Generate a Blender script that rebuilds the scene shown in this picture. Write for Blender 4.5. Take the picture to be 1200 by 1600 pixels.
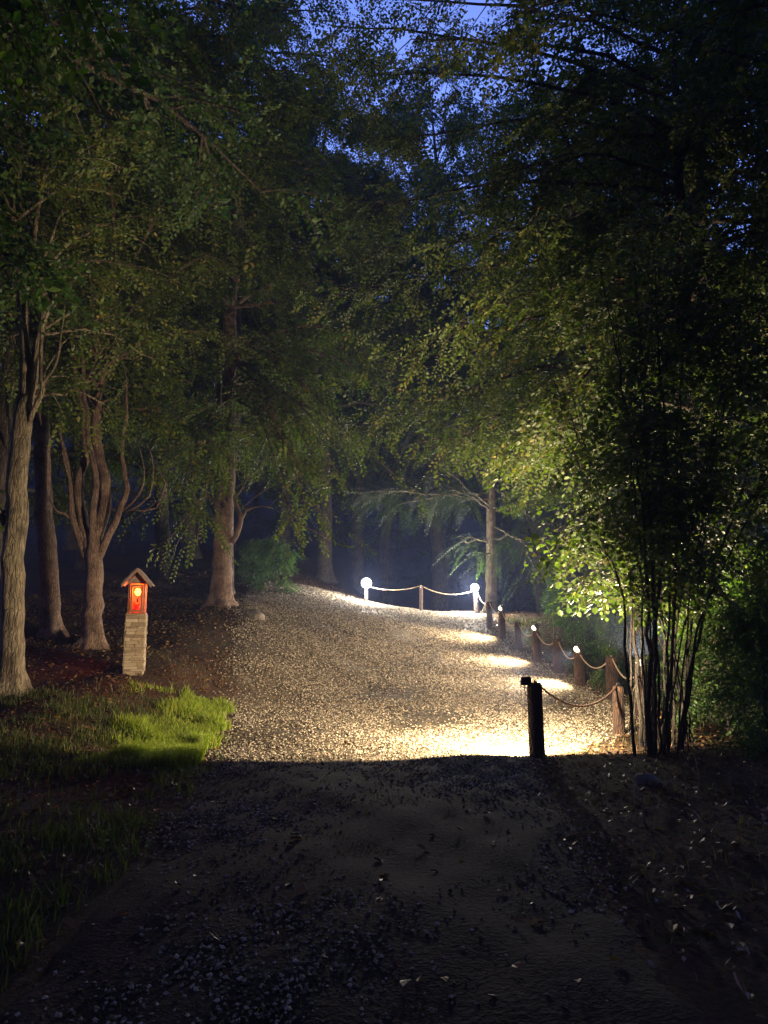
import bpy, math, random
import numpy as np
from mathutils import Vector, Matrix

for o in list(bpy.data.objects): bpy.data.objects.remove(o)
scene = bpy.context.scene
col = scene.collection
R = math.radians
PI = math.pi

# ---------------------------------------------------------------- camera
CAM_H = 1.6
PITCH = math.atan(180 / 1155.0)
cd = bpy.data.cameras.new("camera")
cam = bpy.data.objects.new("camera", cd); col.objects.link(cam)
cam.location = (0, 0, CAM_H)
cam.rotation_euler = (PI / 2 + PITCH, 0, 0)
cd.sensor_fit = 'VERTICAL'; cd.sensor_height = 36; cd.lens = 1155 / 1600 * 36
cd.clip_start = 0.05; cd.clip_end = 2000
scene.camera = cam

# ---------------------------------------------------------------- world (late dusk sky)
SKY = 11.5
w = bpy.data.worlds.new("World"); scene.world = w; w.use_nodes = True
nt = w.node_tree
bg = nt.nodes["Background"]
sky = nt.nodes.new("ShaderNodeTexSky"); sky.sky_type = 'NISHITA'; sky.sun_disc = False
sky.sun_elevation = R(-3.5); sky.sun_rotation = R(0); sky.ozone_density = 2.6
nt.links.new(sky.outputs[0], bg.inputs[0]); bg.inputs[1].default_value = SKY

vs = scene.view_settings
vs.view_transform = 'Standard'; vs.look = 'None'; vs.exposure = 1.0; vs.gamma = 1.0; vs.use_curve_mapping = False
cy = scene.cycles
cy.max_bounces = 5; cy.diffuse_bounces = 2; cy.glossy_bounces = 2; cy.transmission_bounces = 4
cy.volume_bounces = 0; cy.transparent_max_bounces = 4
cy.sample_clamp_indirect = 3.0; cy.sample_clamp_direct = 0.0
cy.use_denoising = True
cy.caustics_reflective = False; cy.caustics_refractive = False

# ---------------------------------------------------------------- pixel to point
ST, CT = math.sin(PITCH), math.cos(PITCH)
def at(px, py, Y):
    """point on the photograph's ray through (px, py) at distance Y in front of the camera"""
    u = (px - 600) / 1155.0; v = (800 - py) / 1155.0
    dy = CT - v * ST; dz = ST + v * CT
    return np.array([u / dy * Y, Y, CAM_H + dz / dy * Y])

# ---------------------------------------------------------------- terrain
LY = [-30, 0, 8, 11.5, 13.2, 16, 22, 26, 30, 38, 50, 70, 100, 170]
LZ = [0, 0, .12, .55, .83, 1.33, 2.32, 2.75, 3.6, 5.2, 7.0, 11, 23, 52]
RY = [-30, 0, 11, 13, 15, 17, 18, 20, 23, 27, 28.5, 31, 36, 45, 60, 80, 110, 170]
RZ = [0, 0, 0, .06, .16, .28, .43, .70, 1.25, 2.12, 2.22, 1.9, 1.2, 1.0, 2.5, 8, 22, 50]
def sm(t):
    t = np.clip(t, 0, 1); return t * t * (3 - 2 * t)
def gz(x, y):
    x = np.asarray(x, float); y = np.asarray(y, float)
    L = (np.interp(y, LY, LZ) + np.interp(y - .9, LY, LZ) + np.interp(y + .9, LY, LZ)) / 3
    Rr = (np.interp(y, RY, RZ) + np.interp(y - .9, RY, RZ) + np.interp(y + .9, RY, RZ)) / 3
    t = sm((x + 4.8) / (2.6 + np.clip(y - 10, 0, 14) * .33))
    z = L * (1 - t) + Rr * t
    z = z - np.clip(x - 5.2, 0, 12) * .05 * sm((y - 9) / 6)             # falls away behind the rope fence
    z = z + np.clip(-x - 7, 0, 40) * .07
    amp = .035 + .1 * sm((np.abs(x) - 5) / 6)
    z = z + amp * (np.sin(x * 1.7 + y * .6) * np.cos(y * 1.3 - x * .4) * .6 + .4 * np.sin(x * 3.9 + 1) * np.sin(y * 3.1))
    return z
PLY = [-6, 3, 9.7, 13, 16, 22, 29]
PLX = [-1.9, -1.7, -2.15, -2.75, -3.3, -4.35, -4.9]
PRY = [-6, 4, 9.0, 9.8, 11.4, 13, 15, 17, 20, 23, 27.5, 29]
PRX = [1.4, 1.45, 1.8, 2.3, 3.6, 4.45, 4.5, 4.5, 4.15, 3.8, 3.5, 3.4]
def in_path(x, y, m=0.0):
    return (x > np.interp(y, PLY, PLX) - m) & (x < np.interp(y, PRY, PRX) + m) & (y < 28.9 + m)

# ---------------------------------------------------------------- node helpers
def mat(name):
    m = bpy.data.materials.new(name); m.use_nodes = True
    n = m.node_tree; p = n.nodes["Principled BSDF"]
    return m, n, p
def node(n, t, **kw):
    x = n.nodes.new(t)
    for k, v in kw.items():
        if k in ('operation', 'blend_type', 'data_type', 'feature', 'attribute_name', 'noise_dimensions'): setattr(x, k, v)
        else: x.inputs[k].default_value = v
    return x
def ramp(n, fac, stops):
    r = n.nodes.new("ShaderNodeValToRGB"); e = r.color_ramp.elements
    while len(e) < len(stops): e.new(.5)
    for el, (p, c) in zip(e, stops): el.position = p; el.color = (*c, 1)
    n.links.new(fac, r.inputs[0]); return r.outputs[0]
def coords(n, scale=(1, 1, 1)):
    tc = n.nodes.new("ShaderNodeTexCoord"); mp = n.nodes.new("ShaderNodeMapping")
    mp.inputs['Scale'].default_value = scale
    n.links.new(tc.outputs['Object'], mp.inputs[0]); return mp.outputs[0]
def noise(n, vec, scale, detail=4, rough=.6):
    t = n.nodes.new("ShaderNodeTexNoise"); t.inputs['Scale'].default_value = scale
    t.inputs['Detail'].default_value = detail; t.inputs['Roughness'].default_value = rough
    n.links.new(vec, t.inputs['Vector']); return t.outputs['Fac']
def bump(n, p, h, strength, dist):
    b = n.nodes.new("ShaderNodeBump"); b.inputs['Strength'].default_value = strength; b.inputs['Distance'].default_value = dist
    n.links.new(h, b.inputs['Height']); n.links.new(b.outputs[0], p.inputs['Normal'])
def mixc(n, f, a, b, mode='MIX'):
    m = n.nodes.new("ShaderNodeMix"); m.data_type = 'RGBA'; m.blend_type = mode
    for s, v in ((0, f), (6, a), (7, b)):
        if hasattr(v, 'node'): n.links.new(v, m.inputs[s])
        elif s == 0: m.inputs[0].default_value = v
        else: m.inputs[s].default_value = (*v, 1)
    return m.outputs[2]

def bark_mat(name, dark, light, scale=1.0, moss=0.0, crk=.7):
    m, n, p = mat(name)
    v = coords(n, (1, 1, .2)); v2 = coords(n)
    wob = n.nodes.new("ShaderNodeTexNoise"); wob.inputs['Scale'].default_value = 6; n.links.new(v2, wob.inputs['Vector'])
    vm = n.nodes.new("ShaderNodeVectorMath"); vm.operation = 'MULTIPLY_ADD'; vm.inputs[1].default_value = (.07, .07, .07)
    n.links.new(wob.outputs['Color'], vm.inputs[0]); n.links.new(v, vm.inputs[2])
    cr = n.nodes.new("ShaderNodeTexVoronoi"); cr.feature = 'DISTANCE_TO_EDGE'; cr.inputs['Scale'].default_value = 22 * scale
    n.links.new(vm.outputs[0], cr.inputs['Vector'])
    crack = ramp(n, cr.outputs['Distance'], [(0, (0, 0, 0)), (.12, (.75, .75, .75)), (.4, (1, 1, 1))])
    a = noise(n, v, 34 * scale, 6, .7); b = noise(n, v2, 2.6, 4, .6)
    c = ramp(n, a, [(.32, dark), (.5, tuple((x + y) / 2 for x, y in zip(dark, light))), (.68, light)])
    c = mixc(n, crk, c, crack, 'MULTIPLY')
    blot = ramp(n, b, [(.36, (.45, .4, .36)), (.5, (.85, .83, .8)), (.66, (1.15, 1.12, 1.05))])
    c = mixc(n, 1.0, c, blot, 'MULTIPLY')
    if moss > 0:
        g = noise(n, v2, 1.7, 5, .7)
        c = mixc(n, ramp(n, g, [(.52, (0, 0, 0)), (.66, (moss,) * 3)]), c, (.055, .08, .025))
    n.links.new(c, p.inputs['Base Color']); p.inputs['Roughness'].default_value = .9
    h = n.nodes.new("ShaderNodeMath"); h.operation = 'MULTIPLY_ADD'; h.inputs[1].default_value = .6 if crk > .5 else 2.2
    n.links.new(a, h.inputs[0]); n.links.new(crack, h.inputs[2])
    bump(n, p, h.outputs[0], 1.0, .022)
    return m
def leaf_mat(name, stops, trans=.4):
    m, n, p = mat(name)
    at_ = n.nodes.new("ShaderNodeAttribute"); at_.attribute_name = 'rnd'
    c = ramp(n, at_.outputs['Fac'], stops)
    n.links.new(c, p.inputs['Base Color']); p.inputs['Roughness'].default_value = .48
    p.inputs['Specular IOR Level'].default_value = .35
    tr = n.nodes.new("ShaderNodeBsdfTranslucent")
    c2 = mixc(n, 1.0, c, (1.3, 1.55, .4), 'MULTIPLY')
    n.links.new(c2, tr.inputs[0])
    mx = n.nodes.new("ShaderNodeMixShader"); mx.inputs[0].default_value = trans
    out = n.nodes["Material Output"]
    n.links.new(p.outputs[0], mx.inputs[1]); n.links.new(tr.outputs[0], mx.inputs[2]); n.links.new(mx.outputs[0], out.inputs[0])
    return m
def plain(name, c, rough=.7, metal=0.0, nz=None, amt=.3, bmp=0.0):
    m, n, p = mat(name)
    p.inputs['Base Color'].default_value = (*c, 1); p.inputs['Roughness'].default_value = rough; p.inputs['Metallic'].default_value = metal
    if nz:
        f = noise(n, coords(n), nz, 5, .6)
        cc = ramp(n, f, [(.3, tuple(x * (1 - amt) for x in c)), (.7, tuple(min(1, x * (1 + amt)) for x in c))])
        n.links.new(cc, p.inputs['Base Color'])
        if bmp: bump(n, p, f, .7, bmp)
    return m
def emis(name, c, s):
    m, n, p = mat(name)
    p.inputs['Base Color'].default_value = (*c, 1)
    p.inputs['Emission Color'].default_value = (*c, 1); p.inputs['Emission Strength'].default_value = s
    return m

M = {}
M['bark_pale'] = bark_mat('bark_pale', (.13, .105, .07), (.36, .30, .20), .8, .35, .28)
M['bark_pink'] = bark_mat('bark_pink', (.11, .075, .055), (.42, .285, .21), 1.5, 0, .45)
M['bark_dark'] = bark_mat('bark_dark', (.04, .03, .022), (.15, .115, .085), 1.0, .3)
M['bark_stem'] = bark_mat('bark_stem', (.014, .011, .007), (.042, .032, .02), 1.6)
M['leaf_beech'] = leaf_mat('leaf_beech', [(0, (.035, .062, .015)), (.4, (.075, .12, .023)), (.75, (.135, .165, .033)), (.93, (.21, .17, .04)), (1, (.26, .12, .03))])
M['leaf_deep'] = leaf_mat('leaf_deep', [(0, (.022, .06, .016)), (.5, (.05, .105, .026)), (.9, (.09, .145, .03)), (1, (.14, .12, .03))])
M['leaf_hazel'] = leaf_mat('leaf_hazel', [(0, (.026, .05, .012)), (.45, (.05, .082, .018)), (.85, (.085, .11, .024)), (1, (.17, .14, .03))], .45)
M['needle'] = leaf_mat('needle', [(0, (.015, .03, .014)), (.6, (.035, .06, .026)), (1, (.06, .085, .035))], .25)
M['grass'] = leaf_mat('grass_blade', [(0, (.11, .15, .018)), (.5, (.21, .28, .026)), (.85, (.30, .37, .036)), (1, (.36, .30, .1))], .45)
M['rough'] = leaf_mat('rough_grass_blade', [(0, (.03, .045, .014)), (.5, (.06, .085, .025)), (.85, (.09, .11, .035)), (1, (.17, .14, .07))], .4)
M['grass_dry'] = leaf_mat('grass_dry', [(0, (.06, .065, .025)), (.5, (.1, .09, .04)), (1, (.2, .15, .08))], .3)
M['litter'] = leaf_mat('leaf_litter', [(0, (.05, .03, .018)), (.5, (.12, .065, .03)), (.85, (.17, .1, .045)), (1, (.3, .19, .06))], .1)
M['post'] = bark_mat('post_wood', (.022, .011, .0055), (.10, .045, .02), 1.3)
M['rope'] = plain('rope_fibre', (.32, .24, .155), .9, nz=60, amt=.35, bmp=.004)
M['rope_dark'] = plain('rope_shaded', (.085, .05, .033), .9, nz=60, amt=.35, bmp=.004)  # same rope, the unlit near span's shade put into a darker colour
M['black'] = plain('black_metal', (.02, .02, .02), .45, .3, nz=30, amt=.3)
M['cable'] = plain('cable_rubber', (.03, .03, .03), .5)
M['lens'] = emis('lamp_lens_lit', (1, .82, .55), 5)
M['lens_far'] = emis('far_lamp_lens_lit', (1, .9, .75), 6)
M['flame'] = emis('candle_glow', (1, .38, .04), 5)
M['redglass'] = emis('red_candle_cup', (.6, .03, .01), .3)
M['mortar'] = plain('mortar', (.17, .14, .1), .95, nz=40, amt=.3, bmp=.006)
M['woodframe'] = plain('lantern_wood', (.22, .09, .04), .55, nz=18, amt=.3, bmp=.003)
M['roofwood'] = plain('roof_boards', (.17, .12, .095), .8, nz=14, amt=.35, bmp=.004)

# stone of the pillar: per-face attribute
m, n, p = mat('split_stone'); M['stone'] = m
a_ = n.nodes.new("ShaderNodeAttribute"); a_.attribute_name = 'rnd'
c = ramp(n, a_.outputs['Fac'], [(0, (.22, .16, .10)), (.5, (.33, .255, .165)), (1, (.44, .36, .25))])
f = noise(n, coords(n), 35, 6, .7)
c = mixc(n, 1.0, c, ramp(n, f, [(.3, (.6, .58, .55)), (.65, (1, 1, 1))]), 'MULTIPLY')
n.links.new(c, p.inputs['Base Color']); p.inputs['Roughness'].default_value = .9; bump(n, p, f, .8, .012)

# loose gravel stones
m, n, p = mat('gravel_stone'); M['pebble'] = m
a_ = n.nodes.new("ShaderNodeAttribute"); a_.attribute_name = 'rnd'
c = ramp(n, a_.outputs['Fac'], [(0, (.03, .026, .02)), (.35, (.10, .085, .06)), (.7, (.25, .21, .15)), (1, (.44, .38, .29))])
n.links.new(c, p.inputs['Base Color']); p.inputs['Roughness'].default_value = .85

# gravel bed
m, n, p = mat('gravel_bed'); M['gravel'] = m
v = coords(n)
vo = n.nodes.new("ShaderNodeTexVoronoi"); vo.inputs['Scale'].default_value = 26; n.links.new(v, vo.inputs['Vector'])
vb = n.nodes.new("ShaderNodeTexVoronoi"); vb.inputs['Scale'].default_value = 55; n.links.new(v, vb.inputs['Vector'])
bw = n.nodes.new("ShaderNodeRGBToBW"); n.links.new(vo.outputs['Color'], bw.inputs[0])
c = ramp(n, bw.outputs[0], [(.15, (.025, .021, .015)), (.5, (.09, .074, .05)), (.85, (.26, .215, .15))])
patch = noise(n, v, .9, 5, .6)
c = mixc(n, ramp(n, patch, [(.42, (0, 0, 0)), (.62, (.85, .85, .85))]), c, (.085, .07, .042))
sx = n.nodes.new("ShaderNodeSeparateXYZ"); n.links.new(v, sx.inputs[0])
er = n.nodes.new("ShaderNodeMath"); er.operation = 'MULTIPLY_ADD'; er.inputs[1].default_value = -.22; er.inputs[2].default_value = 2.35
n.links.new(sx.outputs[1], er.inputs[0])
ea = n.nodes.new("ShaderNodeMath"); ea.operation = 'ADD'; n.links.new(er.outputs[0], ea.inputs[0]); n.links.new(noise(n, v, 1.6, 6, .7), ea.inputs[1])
c = mixc(n, ramp(n, ea.outputs[0], [(.72, (0, 0, 0)), (.98, (.9, .9, .9))]), c, (.034, .026, .018))  # near end blended to dark soil, foreground shade put into its colour
wheel = noise(n, v, 3.5, 4, .7)
c = mixc(n, 1.0, c, ramp(n, wheel, [(.3, (.65, .63, .6)), (.6, (1, 1, 1))]), 'MULTIPLY')
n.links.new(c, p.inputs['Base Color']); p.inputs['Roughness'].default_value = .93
ad = n.nodes.new("ShaderNodeMath"); ad.operation = 'ADD'; n.links.new(vo.outputs['Distance'], ad.inputs[0]); n.links.new(vb.outputs['Distance'], ad.inputs[1])
bump(n, p, ad.outputs[0], .45, .007)

# forest soil
m, n, p = mat('forest_soil'); M['soil'] = m
v = coords(n); f1 = noise(n, v, 1.3, 6, .65); f2 = noise(n, v, 22, 5, .7)
c = ramp(n, f1, [(.3, (.045, .03, .02)), (.5, (.08, .052, .035)), (.7, (.06, .06, .03))])
c = mixc(n, 1.0, c, ramp(n, f2, [(.3, (.5, .48, .45)), (.65, (1.15, 1.1, 1.0))]), 'MULTIPLY')
n.links.new(c, p.inputs['Base Color']); p.inputs['Roughness'].default_value = .97; bump(n, p, f2, 1.0, .05)

for k_, v_ in (('soil', .08), ('gravel', .08), ('pebble', .2), ('litter', .2), ('rough', .15), ('grass_dry', .15)):
    M[k_].node_tree.nodes['Principled BSDF'].inputs['Specular IOR Level'].default_value = v_
# ---------------------------------------------------------------- object helpers
def tag(o, label=None, cat=None, group=None, kind=None):
    if label: o['label'] = label
    if cat: o['category'] = cat
    if group: o['group'] = group
    if kind: o['kind'] = kind
    return o
def thing(name, loc, label, cat, group=None, rz=0.0):
    o = bpy.data.objects.new(name, None); col.objects.link(o)
    o.location = tuple(float(q) for q in loc); o.rotation_euler = (0, 0, rz); o.empty_display_size = .2
    return tag(o, label, cat, group)
class MB:
    """collects vertices and faces, links them as one mesh object"""
    def __init__(s): s.v = []; s.q = []; s.t = []; s.nv = 0
    def add(s, V, F, mi=0, rnd=0.5, smooth=False):
        V = np.asarray(V, float).reshape(-1, 3); F = np.asarray(F, np.int64)
        r = np.broadcast_to(np.asarray(rnd, float), (len(F),)) if np.ndim(rnd) < 1 or len(np.atleast_1d(rnd)) == len(F) else np.full(len(F), .5)
        rec = (F + s.nv, np.full(len(F), mi, np.int32), r.astype(np.float32), np.full(len(F), smooth, bool))
        (s.q if F.shape[1] == 4 else s.t).append(rec)
        s.v.append(V); s.nv += len(V); return s
    def same(s, F, mi=0, rnd=.5, smooth=False):
        F = np.asarray(F, np.int64)
        (s.q if F.shape[1] == 4 else s.t).append((F, np.full(len(F), mi, np.int32), np.full(len(F), rnd, np.float32), np.full(len(F), smooth, bool)))
    def mesh(s, name, mats):
        me = bpy.data.meshes.new(name)
        V = np.concatenate(s.v); me.vertices.add(len(V)); me.vertices.foreach_set('co', V.astype(np.float32).ravel())
        recs = s.q + s.t
        loops = np.concatenate([r[0].ravel() for r in recs]); tot = np.concatenate([np.full(len(r[0]), r[0].shape[1], np.int32) for r in recs])
        me.loops.add(len(loops)); me.loops.foreach_set('vertex_index', loops.astype(np.int32))
        me.polygons.add(len(tot)); st = np.concatenate([[0], np.cumsum(tot)[:-1]]).astype(np.int32)
        me.polygons.foreach_set('loop_start', st)
        me.polygons.foreach_set('material_index', np.concatenate([r[1] for r in recs]))
        me.polygons.foreach_set('use_smooth', np.concatenate([r[3] for r in recs]))
        at_ = me.attributes.new('rnd', 'FLOAT', 'FACE'); at_.data.foreach_set('value', np.concatenate([r[2] for r in recs]))
        for m_ in mats: me.materials.append(m_)
        me.update(calc_edges=True); me.validate()
        return me
    def build(s, name, mats, parent=None, loc=None):
        if not isinstance(mats, (list, tuple)): mats = [mats]
        o = bpy.data.objects.new(name, s.mesh(name, mats)); col.objects.link(o)
        if parent is not None: o.parent = parent
        if loc is not None: o.location = tuple(float(q) for q in loc)
        return o
def box(mb, c, h, mi=0, rnd=.5, rot=None):
    V = np.array([[x, y, z] for x in (-1, 1) for y in (-1, 1) for z in (-1, 1)], float) * np.array(h)
    if rot is not None: V = V @ np.array(rot).T
    V += np.array(c)
    F = [(0, 1, 3, 2), (4, 6, 7, 5), (0, 4, 5, 1), (2, 3, 7, 6), (0, 2, 6, 4), (1, 5, 7, 3)]
    mb.add(V, F, mi, rnd)
def tube(mb, pts, rad, n=8, mi=0, wob=0.0, rng=None, cap=True, rnd=.5, lobes=None):
    pts = np.asarray(pts, float); rad = np.asarray(rad, float); k = len(pts)
    T = np.gradient(pts, axis=0); T /= np.linalg.norm(T, axis=1)[:, None] + 1e-9
    ref = np.array([0, 1, 0.0]) if abs(T[0][1]) < .9 else np.array([1, 0, 0.0])
    A = np.zeros_like(pts); prev = ref
    for i in range(k):
        a = prev - T[i] * prev.dot(T[i]); a /= np.linalg.norm(a) + 1e-9; A[i] = a; prev = a
    B = np.cross(T, A)
    th = np.linspace(0, 2 * PI, n, endpoint=False)
    rr = rad[:, None] * np.ones((1, n))
    if wob and rng is not None:
        ph = rng.uniform(0, 6.28, 3)
        zz = np.arange(k)[:, None]
        rr = rr * (1 + wob * (np.sin(th * 2 + ph[0] + zz * .35) * .5 + np.sin(th * 3 + ph[1] - zz * .5) * .5 + rng.normal(0, .35, (k, n))))
    if lobes is not None:
        ph = rng.uniform(0, 6.28, 2); rr = rr * (1 + lobes[:, None] * (np.cos(5 * th + ph[0]) * .6 + np.cos(3 * th + ph[1]) * .5))
    V = pts[:, None] + rr[..., None] * (np.cos(th)[None, :, None] * A[:, None] + np.sin(th)[None, :, None] * B[:, None])
    V = V.reshape(-1, 3)
    i = np.arange(k - 1)[:, None] * n; j = np.arange(n)[None]; j2 = (j + 1) % n
    F = np.stack([i + j, i + j2, i + n + j2, i + n + j], -1).reshape(-1, 4)
    base = mb.nv
    if cap: V = np.concatenate([V, pts[:1], pts[-1:]])
    mb.add(V, F, mi, rnd, True)
    if cap:
        j = np.arange(n); j2 = (j + 1) % n
        mb.same(np.stack([np.full(n, k * n) , j2, j], -1) + base, mi, rnd)
        e = (k - 1) * n
        mb.same(np.stack([np.full(n, k * n + 1), e + j, e + j2], -1) + base, mi, rnd)
def smooth_pts(P, k):
    """Catmull-Rom resample of a polyline to k points"""
    P = np.asarray(P, float)
    if len(P) < 3:
        t = np.linspace(0, 1, k)[:, None]; return P[0] * (1 - t) + P[-1] * t
    Q = np.vstack([2 * P[0] - P[1], P, 2 * P[-1] - P[-2]])
    out = []
    for t in np.linspace(0, len(P) - 1 - 1e-6, k):
        i = int(t); f = t - i; a, b, c, d = Q[i], Q[i + 1], Q[i + 2], Q[i + 3]
        out.append(.5 * (2 * b + (c - a) * f + (2 * a - 5 * b + 4 * c - d) * f * f + (3 * b - a - 3 * c + d) * f ** 3))
    return np.array(out)

# ---------------------------------------------------------------- leaf sprays
def leaf_geo(detail):
    if detail: V = np.array([[0, 0, 0], [.3, .27, .05], [.68, .25, .06], [1, 0, -.06], [.68, -.25, .06], [.3, -.27, .05]]); F = [(0, 3, 2, 1), (0, 5, 4, 3)]
    else: V = np.array([[0, 0, 0], [.42, .33, .05], [1, 0, -.04], [.42, -.33, .05]]); F = [(0, 2, 1), (0, 3, 2)]
    return V, np.array(F)
def spray_template(rng, nleaf, length, leaf, detail, flat=.25, round_=1.0):
    LV, LF = leaf_geo(detail); LV = LV * np.array([1, round_, 1])
    vs_, fs = [], []; k = 0
    for i in range(nleaf):
        t = (i + .6) / nleaf; s = 1 if i % 2 else -1
        pos = np.array([t * length, s * .015, -.22 * t * t * length])
        if i == nleaf - 1: s = 0
        yaw = s * rng.uniform(.7, 1.15); pit = rng.normal(-.15, flat); rol = rng.normal(0, flat)
        Rm = np.array(Matrix.Rotation(yaw, 3, 'Z') @ Matrix.Rotation(-pit, 3, 'Y') @ Matrix.Rotation(rol, 3, 'X'))
        sc = leaf * rng.uniform(.7, 1.15) * (1 - .3 * abs(t - .5))
        vs_.append(LV * sc @ Rm.T + pos); fs.append(LF + k); k += len(LV)
    # twig: thin strip, three sided
    tw = np.array([[0, 0, 0], [.5 * length, 0, -.055 * length], [length, 0, -.22 * length]])
    r = np.array([.006, .004, .0015]) * (leaf / .09)
    ring = np.array([[0, 0, 1], [0, .87, -.5], [0, -.87, -.5]])
    TV = (tw[:, None] + r[:, None, None] * ring[None]).reshape(-1, 3)
    TF = np.array([[a * 3 + b, a * 3 + (b + 1) % 3, (a + 1) * 3 + (b + 1) % 3, (a + 1) * 3 + b] for a in range(2) for b in range(3)])
    return np.concatenate(vs_), np.concatenate(fs), TV, TF, len(LF)
def bake_sprays(mb, rng, templates, P, D, scale=1.0, roll=.5, twig_mi=1, tone=0.0):
    """P positions, D directions; one spray at each"""
    P = np.asarray(P, float); D = np.asarray(D, float)
    D = D / (np.linalg.norm(D, axis=1)[:, None] + 1e-9)
    ids = rng.integers(0, len(templates), len(P))
    for ti, (LV, LF, TV, TF, nlf) in enumerate(templates):
        s = ids == ti; k = s.sum()
        if not k: continue
        d = D[s]; up = np.tile([0, 0, 1.0], (k, 1)) + rng.normal(0, roll * .5, (k, 3))
        y = np.cross(up, d); y /= np.linalg.norm(y, axis=1)[:, None] + 1e-9
        z = np.cross(d, y); Mx = np.stack([d, y, z], -1)
        sc = rng.uniform(.7, 1.25, k) * scale
        def place(V): return np.einsum('kij,nj->kni', Mx, V) * sc[:, None, None] + P[s][:, None]
        V = place(LV); n = len(LV)
        F = (LF[None] + (np.arange(k) * n)[:, None, None]).reshape(-1, LF.shape[1])
        nl = len(LF) // nlf
        cl = rng.uniform(0, 1, k) * .55
        rn = np.clip(cl[:, None] + rng.uniform(0, .45, (k, nl)) + tone, 0, 1)
        rn = np.repeat(rn, nlf, axis=1).ravel()
        mb.add(V.reshape(-1, 3), F, 0, rn)
        V = place(TV); n = len(TV)
        F = (TF[None] + (np.arange(k) * n)[:, None, None]).reshape(-1, 4)
        mb.add(V.reshape(-1, 3), F, twig_mi, .5)
def sites_along(rng, pts, n, lo=.2, spread=.0, out=.9, down=.25):
    """spray sites along a branch polyline, pointing sideways and forward"""
    pts = np.asarray(pts); k = len(pts)
    t = rng.uniform(lo, 1, n) * (k - 1.001); i = t.astype(int); f = (t - i)[:, None]
    P = pts[i] * (1 - f) + pts[i + 1] * f
    T = pts[i + 1] - pts[i]; T /= np.linalg.norm(T, axis=1)[:, None] + 1e-9
    side = np.cross(T, [0, 0, 1.0]); side /= np.linalg.norm(side, axis=1)[:, None] + 1e-6
    D = T * .6 + side * (rng.choice([-1, 1], n) * rng.uniform(.3, out, n))[:, None]
    D[:, 2] += rng.normal(-down, .25, n)
    return P + rng.normal(0, 1, (n, 3)) * spread, D

# ---------------------------------------------------------------- a grown tree
def grow(seed, H, r0, lo, spread, nlimb, nsub, perspray, arch=.35, up=(.15, .6), top_r=.12, profile=None, flare=1.0, twist=.04, droop=.25):
    rng = np.random.default_rng(seed)
    wood = MB(); k = 16
    t = np.linspace(0, 1, k)
    P = np.stack([np.cumsum(rng.normal(0, twist, k)) * H / k * 2, np.cumsum(rng.normal(0, twist, k)) * H / k * 2, t * H], -1); P[:, :2] -= P[0, :2]
    tt = np.concatenate([[0, .008, .02, .045], t[2:]]); PP = np.stack([np.interp(tt, t, P[:, i]) for i in range(3)], -1); PP[:, 2] -= .06
    rad = r0 * (1 - tt) ** .8 * (1 - top_r) + r0 * top_r * .3
    rad[:4] *= np.array([1.75, 1.4, 1.18, 1.05]) ** flare
    tube(wood, PP, rad, 12, 0, .06, rng)
    SP, SD = [], []
    for i in range(nlimb):
        f = lo + (1 - lo) * (i + rng.uniform(0, .9)) / nlimb * .97
        az = i * 2.399 + rng.uniform(-.4, .4)
        pr = profile(f) if profile else math.sin(PI * min(1, max(.08, ((f - lo) / (1 - lo)) * .8 + .18))) ** .7
        L = spread * pr * rng.uniform(.75, 1.15)
        el = rng.uniform(*up) + .5 * max(0, f - .7)
        b = np.array([np.interp(f, t, P[:, j]) for j in range(3)])
        kk = 7; s = np.linspace(0, 1, kk); a = az + s * rng.normal(0, .25)
        hor = L * s * math.cos(el); ver = L * (s * math.sin(el) - arch * s * s)
        Q = b + np.stack([np.cos(a) * hor, np.sin(a) * hor, ver], -1) + rng.normal(0, .035, (kk, 3)) * L * .5 * s[:, None]
        rl = max(.012, r0 * (1 - f) ** .8 * .42)
        tube(wood, Q, np.linspace(rl, rl * .18, kk), 6, 0, 0, None, False)
        for j in range(nsub):
            u = rng.uniform(.22, 1); q = np.array([np.interp(u, s, Q[:, c_]) for c_ in range(3)])
            sa = a[-1] + rng.choice([-1, 1]) * rng.uniform(.35, 1.15); sl = L * rng.uniform(.22, .42) * (1.15 - .5 * u)
            ss = np.linspace(0, 1, 5)
            S = q + np.stack([np.cos(sa) * sl * ss, np.sin(sa) * sl * ss, sl * (ss * rng.uniform(-.05, .4) - .3 * ss * ss)], -1)
            tube(wood, S, np.linspace(rl * .38, .005, 5), 4, 0, 0, None, False)
            p_, d_ = sites_along(rng, S, perspray, .1, .12, .9, droop); SP.append(p_); SD.append(d_)
    return wood, np.concatenate(SP), np.concatenate(SD), rng
def make_tree(name, seed, label, cat, bark, leaf, tmpl, group=None, loc=(0, 0, 0), rz=0, scale=1.0, sprays=1.0, **kw):
    wood, SP, SD, rng = grow(seed, **kw)
    root = thing(name, loc, label, cat, group, rz)
    wood.build('trunk', M[bark], root)
    cr = MB(); bake_sprays(cr, rng, tmpl, SP, SD, sprays)
    cr.build('crown', [M[leaf], M['bark_dark']], root)
    root.scale = (scale,) * 3
    return root
def copy_tree(src, loc, rz, sc, label, group=None):
    c = src.copy(); col.objects.link(c); c.location = tuple(float(q) for q in loc); c.rotation_euler = (0, 0, rz); c.scale = (sc, sc, sc)
    c['label'] = label
    if group: c['group'] = group
    elif 'group' in c: del c['group']
    for ch in src.children:
        d = ch.copy(); col.objects.link(d); d.parent = c
    return c

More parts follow.
